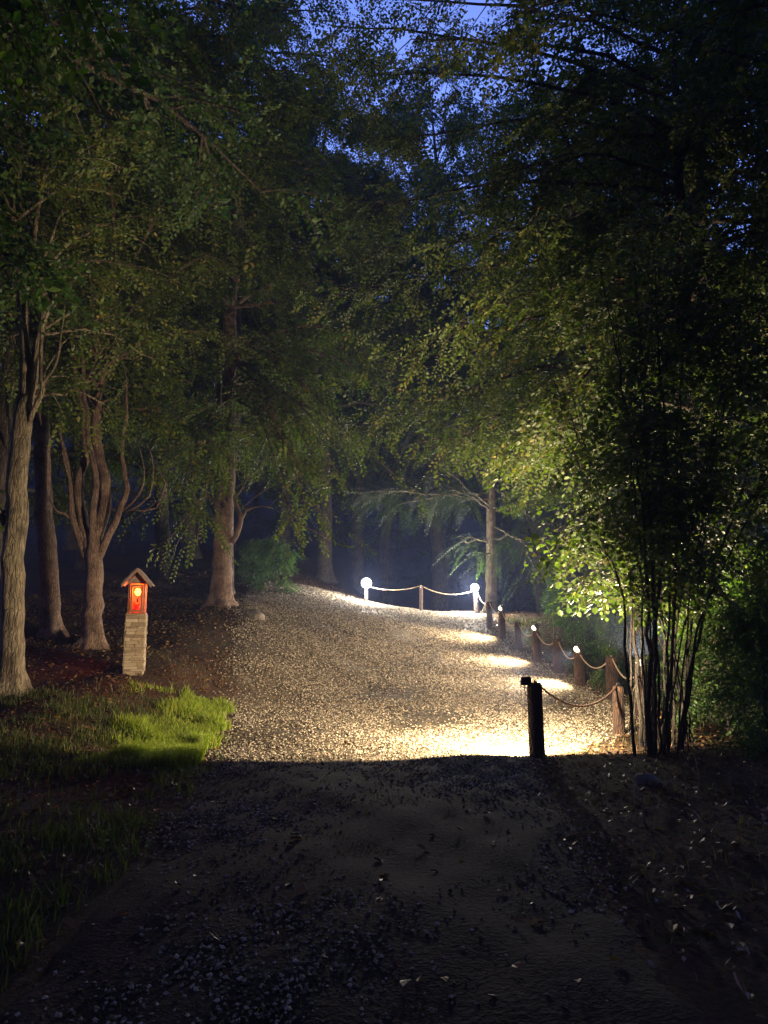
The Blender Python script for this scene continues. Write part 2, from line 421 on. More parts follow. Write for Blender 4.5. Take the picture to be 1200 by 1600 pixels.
r_ = np.random.default_rng(5)
T_HERO = [spray_template(r_, n_, L_, l_, True, f_) for (n_, L_, l_, f_) in [(15, .62, .088, .25), (12, .5, .10, .45), (18, .7, .075, .2), (10, .42, .11, .5), (15, .6, .085, .35), (13, .55, .07, .4)]]
T_HAZEL = [spray_template(r_, 9, .5, .10, True, .4, 1.5) for _ in range(6)]
T_FAR = [spray_template(r_, n_, L_, l_, False, f_) for (n_, L_, l_, f_) in [(18, .95, .12, .3), (14, .7, .15, .5), (24, 1.1, .09, .2), (11, .6, .17, .6), (20, 1.0, .11, .35), (16, .8, .10, .45)]]
T_XFAR = [spray_template(r_, 12, 1.5, .3, False, .3) for _ in range(5)]
T_FLAT = [spray_template(r_, 26, .85, .05, False, .12, .8) for _ in range(5)]

#@@STRUCTURE
# ---------------------------------------------------------------- ground and path
def grid(xs, ys, fn):
    X, Y = np.meshgrid(xs, ys); V = np.stack([X, Y, fn(X, Y)], -1).reshape(-1, 3)
    nx, ny = len(xs), len(ys); i = np.arange(ny - 1)[:, None] * nx; j = np.arange(nx - 1)[None]
    return V, np.stack([i + j, i + j + 1, i + nx + j + 1, i + nx + j], -1).reshape(-1, 4)
gx = np.unique(np.concatenate([np.arange(-9, 9.01, .15), np.sign(np.linspace(-1, 1, 81)) * (9 + 121 * np.abs(np.linspace(-1, 1, 81)) ** 2)]).round(3))
gy = np.unique(np.concatenate([np.arange(-2, 32, .15), 32 + 128 * np.linspace(0, 1, 60) ** 1.5, np.linspace(-30, -2, 20)]).round(3))
def ground_z(X, Y):
    return gz(X, Y) - .09 * in_path(X, Y, -.25)
V, F = grid(gx, gy, ground_z)
g = MB(); g.add(V, F, 0, .5, True)
ground = tag(g.build('ground', M['soil']), 'dark forest floor sloping up under the trees', 'ground', kind='structure')
rng = np.random.default_rng(11)
ys = np.arange(-5, 28.9, .15); S = np.linspace(0, 1, 44)
lx = np.interp(ys, PLY, PLX) + np.convolve(rng.normal(0, .22, len(ys)), np.ones(5) / 5, 'same')
rx = np.interp(ys, PRY, PRX) + np.convolve(rng.normal(0, .16, len(ys)), np.ones(5) / 5, 'same')
X = lx[:, None] * (1 - S) + rx[:, None] * S; Yg = np.repeat(ys[:, None], len(S), 1)
edge = np.minimum(S, 1 - S) * (rx - lx)[:, None]
Z = gz(X, Yg) + .012 - .06 * (1 - sm(edge / .25)) + .01 * np.sin(X * 9) * np.sin(Yg * 7)
nx = len(S); i = np.arange(len(ys) - 1)[:, None] * nx; j = np.arange(nx - 1)[None]
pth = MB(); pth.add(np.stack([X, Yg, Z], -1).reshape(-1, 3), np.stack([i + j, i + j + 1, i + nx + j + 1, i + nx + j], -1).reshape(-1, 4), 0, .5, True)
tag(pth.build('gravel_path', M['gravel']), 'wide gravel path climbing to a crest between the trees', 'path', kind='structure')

# loose stones over the path: nobody could count them
def stones(name, x, y, size, rng, m_, label, lift=.2):
    n = len(x); base = np.array([[1, 0, 0], [0, 1, 0], [-1, 0, 0], [0, -1, 0], [0, 0, 1], [0, 0, -1], [.6, .6, .55], [-.6, -.55, .5]], float)
    base = base[:6]
    F = np.array([(0, 1, 4), (1, 2, 4), (2, 3, 4), (3, 0, 4), (1, 0, 5), (2, 1, 5), (3, 2, 5), (0, 3, 5)])
    V = base[None] * rng.uniform(.6, 1.1, (n, 6, 1)) * np.stack([np.ones(n), rng.uniform(.6, 1, n), rng.uniform(.4, .75, n)], -1)[:, None] * size[:, None, None]
    a = rng.uniform(0, 6.28, n); c, s = np.cos(a)[:, None], np.sin(a)[:, None]
    b = rng.normal(0, .45, n); cb, sb = np.cos(b)[:, None], np.sin(b)[:, None]
    vx = V[..., 0] * cb - V[..., 2] * sb; vz = V[..., 0] * sb + V[..., 2] * cb
    VX = vx * c - V[..., 1] * s; VY = vx * s + V[..., 1] * c
    z = gz(x, y) + .012 + size * lift
    V = np.stack([VX + x[:, None], VY + y[:, None], vz + z[:, None]], -1)
    mb = MB(); mb.add(V.reshape(-1, 3), (F[None] + (np.arange(n) * 6)[:, None, None]).reshape(-1, 3), 0, np.repeat(rng.uniform(0, 1, n), 8))
    return tag(mb.build(name, M[m_]), label, 'gravel', kind='stuff')
N = 300000
yy = 3 + 26 * rng.uniform(0, 1, N) ** 1.25; xx = rng.uniform(-5.4, 4.9, N)
dens = np.sin(xx * 2.1 + yy * .7) + np.sin(yy * 1.9 - xx * 1.3) + rng.normal(0, 1.2, N)
k = in_path(xx, yy, rng.normal(-.05, .18, N)) & (dens > -.7 + 2.0 * (1 - sm((yy - 7.2) / 2.2)) + .9 * np.exp(-((xx - .2 - .02 * yy) / .5) ** 2))
xx, yy = xx[k], yy[k]
stones('loose_gravel', xx, yy, .0075 + .012 * rng.uniform(0, 1, len(xx)) ** 2 + .0008 * yy, rng, 'pebble', 'loose tan and grey stones strewn over the gravel path')

# ---------------------------------------------------------------- grass and litter
def blades(name, x, y, h, rng, m_, label, cat='grass', wd=.006, z0=None):
    n = len(x); z = gz(x, y) - .02 if z0 is None else z0
    a = rng.uniform(0, 6.28, n); lean = rng.uniform(.1, .6, n) * h; la = rng.uniform(0, 6.28, n)
    wx, wy = np.cos(a) * wd, np.sin(a) * wd
    lx, ly = np.cos(la) * lean, np.sin(la) * lean
    def pt(f, s, wz): return np.stack([x + lx * f * f + s * wx * wz, y + ly * f * f + s * wy * wz, z + h * f * (1 - .12 * f)], -1)
    V = np.stack([pt(0, -1, 1), pt(0, 1, 1), pt(.55, 1, .8), pt(.55, -1, .8), pt(1, 0, 0)], 1)
    o5 = (np.arange(n) * 5)[:, None]
    rn = rng.uniform(0, 1, n)
    mb = MB(); mb.add(V.reshape(-1, 3), o5 + np.array([[0, 1, 2, 3]]), 0, rn)
    mb.t.append(((o5 + np.array([[3, 2, 4]])), np.zeros(n, np.int32), rn.astype(np.float32), np.zeros(n, bool)))
    return tag(mb.build(name, M[m_]), label, cat, kind='stuff')
def scatter(rng, n, x0, x1, y0, y1, keep):
    x = rng.uniform(x0, x1, n); y = rng.uniform(y0, y1, n); k = keep(x, y); return x[k], y[k]
def clumpy(x, y, s=1.6):
    return np.sin(x * s + y * .9 * s) * np.sin(y * s * 1.3 - x * .5 * s) + .6 * np.sin(x * 3.1 * s) * np.sin(y * 2.7 * s + 2)
def turf(x, y):
    r = np.random.default_rng(3)
    return (~in_path(x, y, -.15 + .2 * np.sin(y * 3.3) + r.normal(0, .1, len(x))))
x, y = scatter(rng, 80000, -4.6, -2.1, 8.6, 12.6, lambda x, y: turf(x, y) & (x < -2.28 - .06 * (y - 9.7) + .1 * np.sin(y * 5)) & (clumpy(x, y) + .6 * clumpy(x, y, 4) + rng.normal(0, .4, len(x)) + 2.2 * (x + 3.25) - .9 * np.clip(9.8 - y, 0, 2) > -.1))
blades('grass', x, y, rng.uniform(.05, .15, len(x)) * (1 + 1.0 * sm(clumpy(x + 5, y + 1, 2.3) * 1.5)), rng, 'grass', 'bright green grass on the bank left of the path', wd=.005)
x, y = scatter(rng, 45000, -7.0, -1.7, 3.5, 12.0, lambda x, y: turf(x, y) & (clumpy(x, y, 1.3) + .6 * clumpy(x, y, 4) + rng.normal(0, .5, len(x)) > .15))
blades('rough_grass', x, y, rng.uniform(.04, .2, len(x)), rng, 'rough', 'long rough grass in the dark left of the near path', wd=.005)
x, y = scatter(rng, 26000, -8.5, 5.5, 3.0, 24, lambda x, y: (~in_path(x, y, -.05)) & (clumpy(x + 3, y, 1.1) > .1))
blades('dry_grass', x, y, rng.uniform(.04, .15, len(x)), rng, 'grass_dry', 'sparse dry grass tufts among leaf litter', wd=.005)
x, y = scatter(rng, 30000, -1.5, 1.4, 3.2, 10.0, lambda x, y: clumpy(x, y, 2.2) + .4 * rng.normal(0, 1, len(x)) - .8 * np.abs(x + .3) > .45)
blades('path_grass', x, y, rng.uniform(.02, .07, len(x)), rng, 'grass_dry', 'thin grass growing along the middle of the near path', wd=.004)
x, y = scatter(rng, 9000, 4.2, 9, 12, 26, lambda x, y: (~in_path(x, y, .05)) & (clumpy(x, y, 2) + rng.normal(0, .4, len(x)) > .1))
blades('undergrowth', x, y, rng.uniform(.06, .3, len(x)), rng, 'rough', 'low weeds growing behind the rope fence', 'undergrowth', wd=.008)
def litter(name, n, x0, x1, y0, y1, keep, size, label, m_='litter'):
    x, y = scatter(rng, n, x0, x1, y0, y1, keep); n = len(x)
    LV, LF = leaf_geo(True); P = np.stack([x, y, gz(x, y) + .022], -1)
    a = rng.uniform(0, 6.28, n); tl = rng.normal(0, .35, (n, 2)); s = rng.uniform(.6, 1.2, n) * size
    V = np.repeat(LV[None], n, 0) * s[:, None, None]; c, s_ = np.cos(a)[:, None], np.sin(a)[:, None]
    X = V[..., 0] * c - V[..., 1] * s_; Y = V[..., 0] * s_ + V[..., 1] * c; Z = V[..., 2] * 1.5 + X * tl[:, :1] + Y * tl[:, 1:]
    V = np.stack([X, Y, Z], -1) + P[:, None]
    mb = MB(); mb.add(V.reshape(-1, 3), (LF[None] + (np.arange(n) * 6)[:, None, None]).reshape(-1, 4), 0, np.repeat(rng.uniform(0, 1, n), 2))
    tag(mb.build(name, M[m_]), label, 'fallen leaves', kind='stuff')
litter('leaf_litter', 42000, -10, 9, 2.5, 32, lambda x, y: (~in_path(x, y, .0)) | (rng.uniform(0, 1, len(x)) < .09), .075, 'brown fallen leaves covering the forest floor')

# ---------------------------------------------------------------- fence posts, rope and lamps
POSTS = [  # px, top y, base y, distance, radius, lamp, label
    (572, 916, 946, 27.6, .07, 'far', 'slim post carrying the brightest lamp at the crest'),
    (658, 916, 953, 27.4, .065, None, 'slim post in the middle of the crest rope, no lamp'),
    (745, 922, 958, 27.0, .10, 'far', 'post at the far corner of the fence with a bright lamp'),
    (765, 940, 982, 24.6, .10, None, 'dark post next below the far corner lamp'),
    (785, 955, 1000, 23.0, .10, 'row', 'wooden post with the second lamp below the far corner'),
    (810, 972, 1017, 21.4, .10, None, 'dark post between the second and third lamps'),
    (840, 986, 1037, 19.8, .105, 'row', 'wooden post with the third lamp down the slope'),
    (872, 998, 1055, 18.4, .115, None, 'dark post between the third and the nearest camera-facing lamp'),
    (907, 1020, 1078, 17.0, .115, 'row', 'lit wooden post with the nearest camera-facing lamp'),
    (957, 1026, 1090, 15.2, .12, None, 'dark post beyond the two nearest posts, beside the hazel'),
    (1003, 1050, 1122, 13.2, .10, 'hid', 'corner post half hidden behind the hazel stems'),
    (968, 1072, 1160, 11.4, .085, None, 'nearer post beside the hazel, end of the dark rope'),
    (839, 1067, 1176, 9.5, .095, 'near', 'nearest thick post with floodlight seen from behind'),
]
rng = np.random.default_rng(21)
tops = []
def make_post(px, ty, by, Y, r, label):
    b = at(px, by, Y); t = at(px, ty, Y); H = t[2] - b[2]; g0 = float(gz(b[0], b[1])); 
    root = thing('fence_post', (b[0], b[1], g0), label, 'post', 'wooden posts of the rope fence')
    mb = MB(); top = t[2] - g0
    lean = rng.normal(0, .018, 2)
    zz = np.concatenate([[-.25, 0], np.linspace(.1, top - .05, 7), [top - .015, top]])
    rad = np.array([1, 1.04] + [1.0] * 7 + [.97, .8]) * r * np.linspace(1.05, .95, 11)
    tube(mb, np.stack([lean[0] * zz, lean[1] * zz, zz], -1), rad, 16, 0, .05, rng)
    mb.build('post_body', M['post'], root)
    # iron eye that holds the rope
    e = MB(); th = np.linspace(0, 2 * PI, 9)
    c = np.array([lean[0] * top, lean[1] * top, top + .02])
    tube(e, c + np.stack([np.cos(th) * .028, np.zeros(9), np.sin(th) * .028], -1), np.full(9, .006), 5)
    e.build('rope_eye', M['black'], root)
    tops.append(np.array([b[0] + c[0], b[1] + c[1], t[2] + .02])); return root, t[2]
for q in POSTS: make_post(q[0], q[1], q[2], q[3], q[4], q[6])
# one rope through every eye
SAG = [.16, .25, .26, .22, .26, .26, .26, .3, .3, .28, .28, .31]
def rope_pts(a, b, sag, k=20):
    t = np.linspace(0, 1, k)[:, None]; P = a * (1 - t) + b * t; P[:, 2] -= 4 * sag * (t * (1 - t))[:, 0]; return P
def rope_obj(idx, m_, label):
    mb = MB()
    for a in idx:
        P = rope_pts(tops[a], tops[a + 1], SAG[a])
        tube(mb, P, np.full(len(P), .015), 8)
        # lay of the strands: a thin raised helix
        s = np.linspace(0, 1, 140); Q = np.stack([np.interp(s, np.linspace(0, 1, 20), P[:, c]) for c in range(3)], -1)
        L = np.linalg.norm(tops[a + 1] - tops[a]); th = s * L * 2 * PI / .09
        sd = np.cross(tops[a + 1] - tops[a], [0, 0, 1.0]); sd /= np.linalg.norm(sd)
        Q = Q + np.outer(np.cos(th), sd) * .0135; Q[:, 2] += np.sin(th) * .0135
        tube(mb, Q, np.full(140, .0055), 4, cap=False)
    root = mb.build('rope', M[m_]); return tag(root, label, 'rope', 'ropes of the fence')
rope_obj(range(0, 11), 'rope', 'pale rope looping from post to post up to the crest')
rope_obj([11], 'rope_dark', 'rope coloured dark for shade, sagging between the two nearest posts')

def spot(name, parent, loc, direction, W, size, blend, color, rad=.05):
    ld = bpy.data.lights.new(name, 'SPOT' if size < 181 else 'POINT'); ld.energy = W
    if size < 181: ld.spot_size = R(size); ld.spot_blend = blend
    ld.color = color; ld.shadow_soft_size = rad
    o = bpy.data.objects.new(name, ld); col.objects.link(o); o.parent = parent; o.location = loc
    o.rotation_euler = Vector(direction).to_track_quat('-Z', 'Y').to_euler(); return o
WARM = (1.0, .77, .50); COOL = (1.0, .92, .82)
def lamp(post, facing, W, size, blend, label, color, lens='lens', s=1.0, off=(0, 0, .09), rad=.05):
    """small floodlight: square housing, cooling fins, lit lens, bracket; faces `facing`"""
    d = Vector(facing).normalized(); q = d.to_track_quat('Y', 'Z')
    P = tops[post] + np.array(off)
    root = thing('floodlight', P, label, 'floodlight', 'floodlights on the fence posts')
    Rm = np.array(q.to_matrix())
    def tr(mb): mb.v = [v @ Rm.T for v in mb.v]; return mb
    h = MB(); a, b, t = (.085 * s, .07 * s, .05 * s) if s < 1.5 else (.055 * s, .05 * s, .05 * s)
    box(h, (0, -t, 0), (a, .006, b)); box(h, (-a - .004, -.01 * s, 0), (.004, t, b)); box(h, (a + .004, -.01 * s, 0), (.004, t, b))
    box(h, (0, -.01 * s, b + .004), (a, t, .004)); box(h, (0, -.01 * s, -b - .004), (a, t, .004))
    for i in range(-3, 4): box(h, (i * .022 * s, -t - .02 * s, 0), (.003, .016 * s, b * .8))
    tr(h).build('housing', M['black'], root)
    l = MB()
    if s > .8:
        a_n = np.linspace(-1.2, 1.5, 9); tube(l, np.stack([np.zeros(9), (.05 + (.075 if s > 1.5 else .055) * np.sin(a_n)) * s, np.zeros(9)], -1), (.098 if s > 1.5 else .064) * s * np.cos(a_n), 20)
    else: tube(l, [(0, -t + .012, 0), (0, -.005, 0), (0, .022 * s, 0), (0, .035 * s, 0)], np.array([.062, .062, .045, .012]) * s, 16)
    tr(l).build('lens', M[lens], root)
    br = MB(); zb = b + .02
    tube(br, [(-a - .014, 0, 0), (-a - .014, 0, -zb), (0, 0, -zb - .02), (a + .014, 0, -zb), (a + .014, 0, 0)], np.full(5, .007), 6)
    tr(br).build('bracket', M['black'], root)
    spot('lamp_light', root, tuple(d * ((.06 if s < .8 else .15) * s)), d, W, size, blend, color, rad)
    return root
lamp(0, (.1, -1, -.3), 800, 360, 0, 'brightest floodlight, leftmost, facing the camera from the crest', COOL, 'lens_far', 2.0, rad=.1, off=(0, 0, .12))
lamp(2, (-.8, -.7, -.3), 1200, 360, 0, 'floodlight on the far corner post, right end of the crest rope', COOL, 'lens_far', 1.55, rad=.08)
lamp(4, (-1, -.12, -.66), 1300, 112, .95, 'small lit floodlight on the second lamp post below the corner', WARM, 'lens', .9)
lamp(6, (-1, -.12, -.66), 1300, 112, .95, 'small lit floodlight on the third lamp post down the row', WARM, 'lens', .95)
lamp(8, (-1, -.12, -.66), 1300, 112, .95, 'lit floodlight nearest the camera of those facing it', WARM, 'lens', 1.05)
lamp(10, (-.15, -.42, .9), 1700, 122, .5, 'floodlight on the corner post behind the hazel', WARM, 'lens', 1.0)
lamp(12, (-.18, 1, -.05), 1950, 176, .08, 'black floodlight on the nearest post, seen from behind', WARM, 'lens', .62, off=(-.105, .02, .0), rad=.05)
# cable down the near post
cb = MB(); b = tops[12]
tube(cb, smooth_pts([b + [-.1, 0, .03], b + [-.13, -.03, -.12], b + [-.05, -.11, -.3], b + [-.09, -.1, -.55], b + [-.04, -.12, -.95]], 20), np.full(20, .007), 6)
tag(cb.build('power_cable', M['cable']), 'black cable running down the nearest post', 'cable')

# ---------------------------------------------------------------- stone pillar with candle lantern
pb = at(209, 1051, 13.2)
PR = R(12)
PW, PH = .166, 1.03
pz = float(gz(pb[0], pb[1]))
PH = at(209, 960, 13.2)[2] - pz
pil = thing('stone_pillar', (pb[0], pb[1], pz), 'square pillar of pale stacked split stone beside the grass', 'pillar', None, PR)
mb = MB(); box(mb, (0, 0, PH / 2 - .1), (PW - .012, PW - .012, PH / 2 + .09)); mb.build('core', M['mortar'], pil)
st = MB(); rng = np.random.default_rng(8); z = -.04
while z < PH - .012:
    h = rng.choice([.035, .05, .065]) * rng.uniform(.85, 1.1); h = min(h, PH - z)
    if h < .012: break
    for side in range(4):
        c, s = math.cos(side * PI / 2), math.sin(side * PI / 2); Rz = np.array([[c, -s, 0], [s, c, 0], [0, 0, 1]])
        x = -PW + rng.uniform(0, .03)
        while x < PW - .02:
            wd = rng.uniform(.07, .24); x2 = min(PW, x + wd)
            if PW - x2 < .04: x2 = PW
            o = rng.uniform(-.004, .010)
            B = MB(); box(B, ((x + x2) / 2, -PW + .01 - o / 2, z + h / 2), ((x2 - x) / 2 - .003, .014 + o / 2, h / 2 - .003))
            V = B.v[0] + rng.normal(0, .0022, (8, 3)); st.add(V @ Rz.T, B.q[0][0], 0, rng.uniform(0, 1)); x = x2
    z += h
st.build('stone_facing', M['stone'], pil)
ln = thing('candle_lantern', (pb[0], pb[1], pz + PH), 'wooden lantern house glowing red under a little gabled roof', 'lantern', None, PR)
BH = .56; BW = .142
fr = MB(); 
box(fr, (0, 0, .0125), (BW + .02, BW + .02, .0125)); box(fr, (0, 0, BH - .015), (BW, BW, .015))
for sx in (-1, 1):
    for sy in (-1, 1): box(fr, (sx * (BW - .016), sy * (BW - .016), BH / 2 - .003), (.016, .016, BH / 2 - .027))
box(fr, (0, BW - .012, BH / 2), (BW - .034, .006, BH / 2 - .03))
fr.build('box_frame', M['woodframe'], ln)
dr = MB()
for sx in (-1, 1): box(dr, (sx * (BW - .055), -BW - .010, BH / 2), (.018, .010, BH / 2 - .045))
for z in (.06, BH - .06): box(dr, (0, -BW - .008, z), (BW - .074, .008, .016))
dr.build('door_frame', M['woodframe'], ln)
ca = MB(); tube(ca, [(0, 0, .03), (0, 0, .17), (0, 0, .2)], [.055, .055, .05], 16); ca.build('candle', M['redglass'], ln)
fl = MB(); tube(fl, [(0, 0, .33), (0, 0, .36), (0, 0, .40), (0, 0, .44), (0, 0, .46)], [.02, .045, .055, .04, .01], 12); fl.build('bulb', M['flame'], ln)
sk = MB(); tube(sk, [(0, 0, .2), (0, 0, .34)], [.012, .012], 8); sk.build('stem', M['black'], ln)
rf = MB(); D = .27; ridge = BH + .23; eave = BH - .05; ex = .245
for sx in (-1, 1):
    n_ = np.array([ridge - eave, 0, ex * 1.0]); n_ /= np.linalg.norm(n_); n_[0] *= sx
    A = np.array([0, 0, ridge]); B = np.array([sx * ex, 0, eave]); nb = 5
    for i in range(nb):
        a = A + (B - A) * (i / nb); b = A + (B - A) * ((i + 1.06) / nb)
        lift = .004 * (i % 2)
        q = [a + n_ * lift, b + n_ * lift]; V = []
        for p_ in q:
            for yv in (-D, D):
                V += [p_ + [0, yv, 0], p_ + n_ * .022 + [0, yv, 0]]
        V = np.array(V); rf.add(V, [(0, 1, 3, 2), (4, 6, 7, 5), (0, 4, 5, 1), (2, 3, 7, 6), (0, 2, 6, 4), (1, 5, 7, 3)])
rfo = rf.build('roof', M['roofwood'], ln)
for yv in (-BW - .005, BW + .005):   # gable boards front and back
    gb = MB()
    V = np.array([[-BW * 1.0, yv - .008, BH + .003], [BW * 1.0, yv - .008, BH + .003], [0, yv - .008, ridge - .045], [-BW, yv + .008, BH + .003], [BW, yv + .008, BH + .003], [0, yv + .008, ridge - .045]])
    gb.add(V, [(0, 1, 2), (3, 5, 4)]); gb.same(np.array([(0, 3, 4, 1), (1, 4, 5, 2), (2, 5, 3, 0)]) + gb.nv - 6)
    gb.build('gable', M['roofwood'], ln)
for sx in (-1, 1):   # barge boards along the front edge
    g2 = MB(); a0 = np.array([0, -D - .012, ridge + .012]); b0 = np.array([sx * ex * 1.02, -D - .012, eave + .002]); dn = np.array([0, 0, -.055])
    V = np.array([a0 + dn * 1.1, a0, b0, b0 + dn, a0 + dn * 1.1 + [0, .02, 0], a0 + [0, .02, 0], b0 + [0, .02, 0], b0 + dn + [0, .02, 0]])
    g2.add(V, [(0, 3, 2, 1), (4, 5, 6, 7), (0, 1, 5, 4), (1, 2, 6, 5), (2, 3, 7, 6), (3, 0, 4, 7)]); g2.build('bargeboard', M['roofwood'], ln)
ld = bpy.data.lights.new('candle_light', 'POINT'); ld.energy = 36; ld.color = (1, .11, .008); ld.shadow_soft_size = .06
o = bpy.data.objects.new('candle_light', ld); col.objects.link(o); o.parent = ln; o.location = (0, -.06, .40)

# ---------------------------------------------------------------- hero trees, built limb by limb
def hero(name, label, cat, base, bark, leaf, wood, limbs, tmpl, seed, group=None, flare=1.0, scale=1.0, spread=.12, down=.3, sub=True, keep=None):
    """wood: list of (points, r0, r1); the first is the bole. limbs: (points, radius, sprays)"""
    rng = np.random.default_rng(seed); b = np.array([base[0], base[1], float(gz(base[0], base[1]))])
    root = thing(name, b, label, cat, group)
    tr = MB(); br = MB()
    for i, (P, r0, r1) in enumerate(wood):
        P = np.asarray(P, float); k = max(8, int(np.linalg.norm(P[-1] - P[0]) * (5 if i == 0 else 4)))
        Q = smooth_pts(P, min(k, 34))
        Q += np.concatenate([np.zeros((1, 3)), rng.normal(0, .012, (len(Q) - 1, 3))]); rr = np.linspace(r0, r1, len(Q))
        if i == 0:
            Q = np.concatenate([Q[:1], Q[:1] * .75 + Q[1:2] * .25, Q[:1] * .45 + Q[1:2] * .55, Q[1:]]); rr = np.concatenate([rr[:1], rr[:1], rr[:1], rr[1:]])
            h = Q[:, 2] - Q[0, 2]; rr = rr * (1 + .8 * flare * np.exp(-h / .13)); lob = .28 * np.exp(-h / .22) + .035; Q[0, 2] -= .15
        tube(tr, Q - b, rr, 30 if i == 0 else 10, 0, .05 if i == 0 else .04, rng, lobes=lob if i == 0 else None)
    SP, SD = [], []
    for P, r0, ns in limbs:
        Q = smooth_pts(P, 9) + np.concatenate([np.zeros((1, 3)), rng.normal(0, .03, (8, 3))])
        tube(tr, Q - b, np.linspace(r0, r0 * .25, 9), 7, 0, 0, None, False)
        L = np.linalg.norm(Q[-1] - Q[0]); nsub = max(3, int(ns / 7)) if sub else 0
        for _ in range(nsub):
            u = rng.uniform(.15, 1) * 7.99; i = int(u); q = Q[i] + (Q[i + 1] - Q[i]) * (u - i); T = Q[min(8, i + 1)] - Q[i]; T /= np.linalg.norm(T) + 1e-6
            sd = np.cross(T, [0, 0, 1]) + 1e-3; sd /= np.linalg.norm(sd); d = T * .7 + sd * rng.choice([-1, 1]) * rng.uniform(.4, 1.1) + [0, 0, rng.uniform(-.35, .35)]
            sl = min(L * .45, rng.uniform(.5, 1.3)); s = np.linspace(0, 1, 5)[:, None]; S = q + d * s * sl - np.array([0, 0, 1]) * s * s * .25 * sl
            tube(tr, S - b, np.linspace(r0 * .3, .004, 5), 4, 0, 0, None, False)
            p_, d_ = sites_along(rng, S, 6, .1, spread, .9, down); SP.append(p_); SD.append(d_)
        p_, d_ = sites_along(rng, Q, max(2, int(ns * .35)), .2, spread, .9, down); SP.append(p_); SD.append(d_)
    tr.build('trunk', M[bark], root)
    if SP:
        SP, SD = np.concatenate(SP), np.concatenate(SD)
        if keep is not None: k_ = keep(SP); SP, SD = SP[k_], SD[k_]
        cr = MB(); bake_sprays(cr, rng, tmpl, SP - b, SD, scale)
        cr.build('crown', [M[leaf], M['bark_dark']], root)
    return root
def A(l, Y): return [at(p[0], p[1], Y + (p[2] if len(p) > 2 else 0)) for p in l]

# tree 1: pale trunk at the left edge
Y = 11.6; b = at(18, 1092, Y); b[2] = gz(b[0], b[1])
rg = np.random.default_rng(31)
limbs = []
def fan(start, Y, targets, r, ns):
    for (x, y, dy) in targets: 
        s = at(start[0], start[1], Y); e = at(x, y, Y + dy); m_ = (s + e) / 2 + np.array([0, 0, .12 * np.linalg.norm(e - s)])
        limbs.append(([s, m_, e], r, ns))
fan((42, 620), Y, [(130, 590, 1.6), (185, 640, .8), (150, 520, 1.8)], .03, 32)
fan((55, 520), Y, [(180, 480, 1.2), (240, 560, 1.6), (150, 420, 1.4), (-40, 560, .7)], .03, 34)
fan((60, 430), Y, [(200, 340, .8), (-60, 420, .5), (140, 260, .4), (230, 420, 1.5), (20, 280, 1)], .035, 44)
fan((30, 340), Y, [(160, 220, .8), (-60, 250, -.5), (60, 120, .5), (220, 260, -1.2)], .03, 46)
limbs.append((A([(8, 800), (-20, 780), (-60, 760)], Y), .03, 14))
wood = [([b, at(19, 1000, Y), at(22, 880, Y), at(26, 760, Y), at(32, 690, Y), at(40, 620, Y)], .185, .135),
        (A([(38, 640), (40, 560), (34, 460), (20, 360), (30, 220), (10, 60)], Y), .10, .04),
        (A([(44, 640), (56, 560), (70, 470), (52, 380), (75, 250)], Y), .085, .03),
        (A([(34, 690), (55, 640, -.1), (66, 600, -.1), (62, 520, -.15), (98, 440, -.2)], Y), .05, .02),
        (A([(66, 600), (90, 560), (100, 470)], Y - .1), .03, .012),
        (A([(8, 820), (0, 800, -.1), (-14, 795, -.2)], Y), .05, .03)]
hero('forked_tree', 'nearest pale trunk at the left edge forking into leafy limbs', 'tree', b, 'bark_pale', 'leaf_beech', wood, limbs, T_HERO, 1, flare=.7)

# tree 2: bare trunk behind it
Y = 16.4; b = at(80, 1000, Y); b[2] = gz(b[0], b[1]); limbs = []
fan((66, 560), Y, [(0, 500, .5), (130, 470, 1), (60, 420, -1)], .05, 40)
hero('slender_tree', 'bare brown trunk between the left edge trunk and candelabra tree', 'tree', b, 'bark_pink', 'leaf_deep',
     [([b, at(76, 900, Y), at(68, 780, Y), at(66, 680, Y), at(62, 560, Y), at(64, 400, Y), at(60, 250, Y)], .215, .13)], limbs, T_HERO, 2, flare=.8)

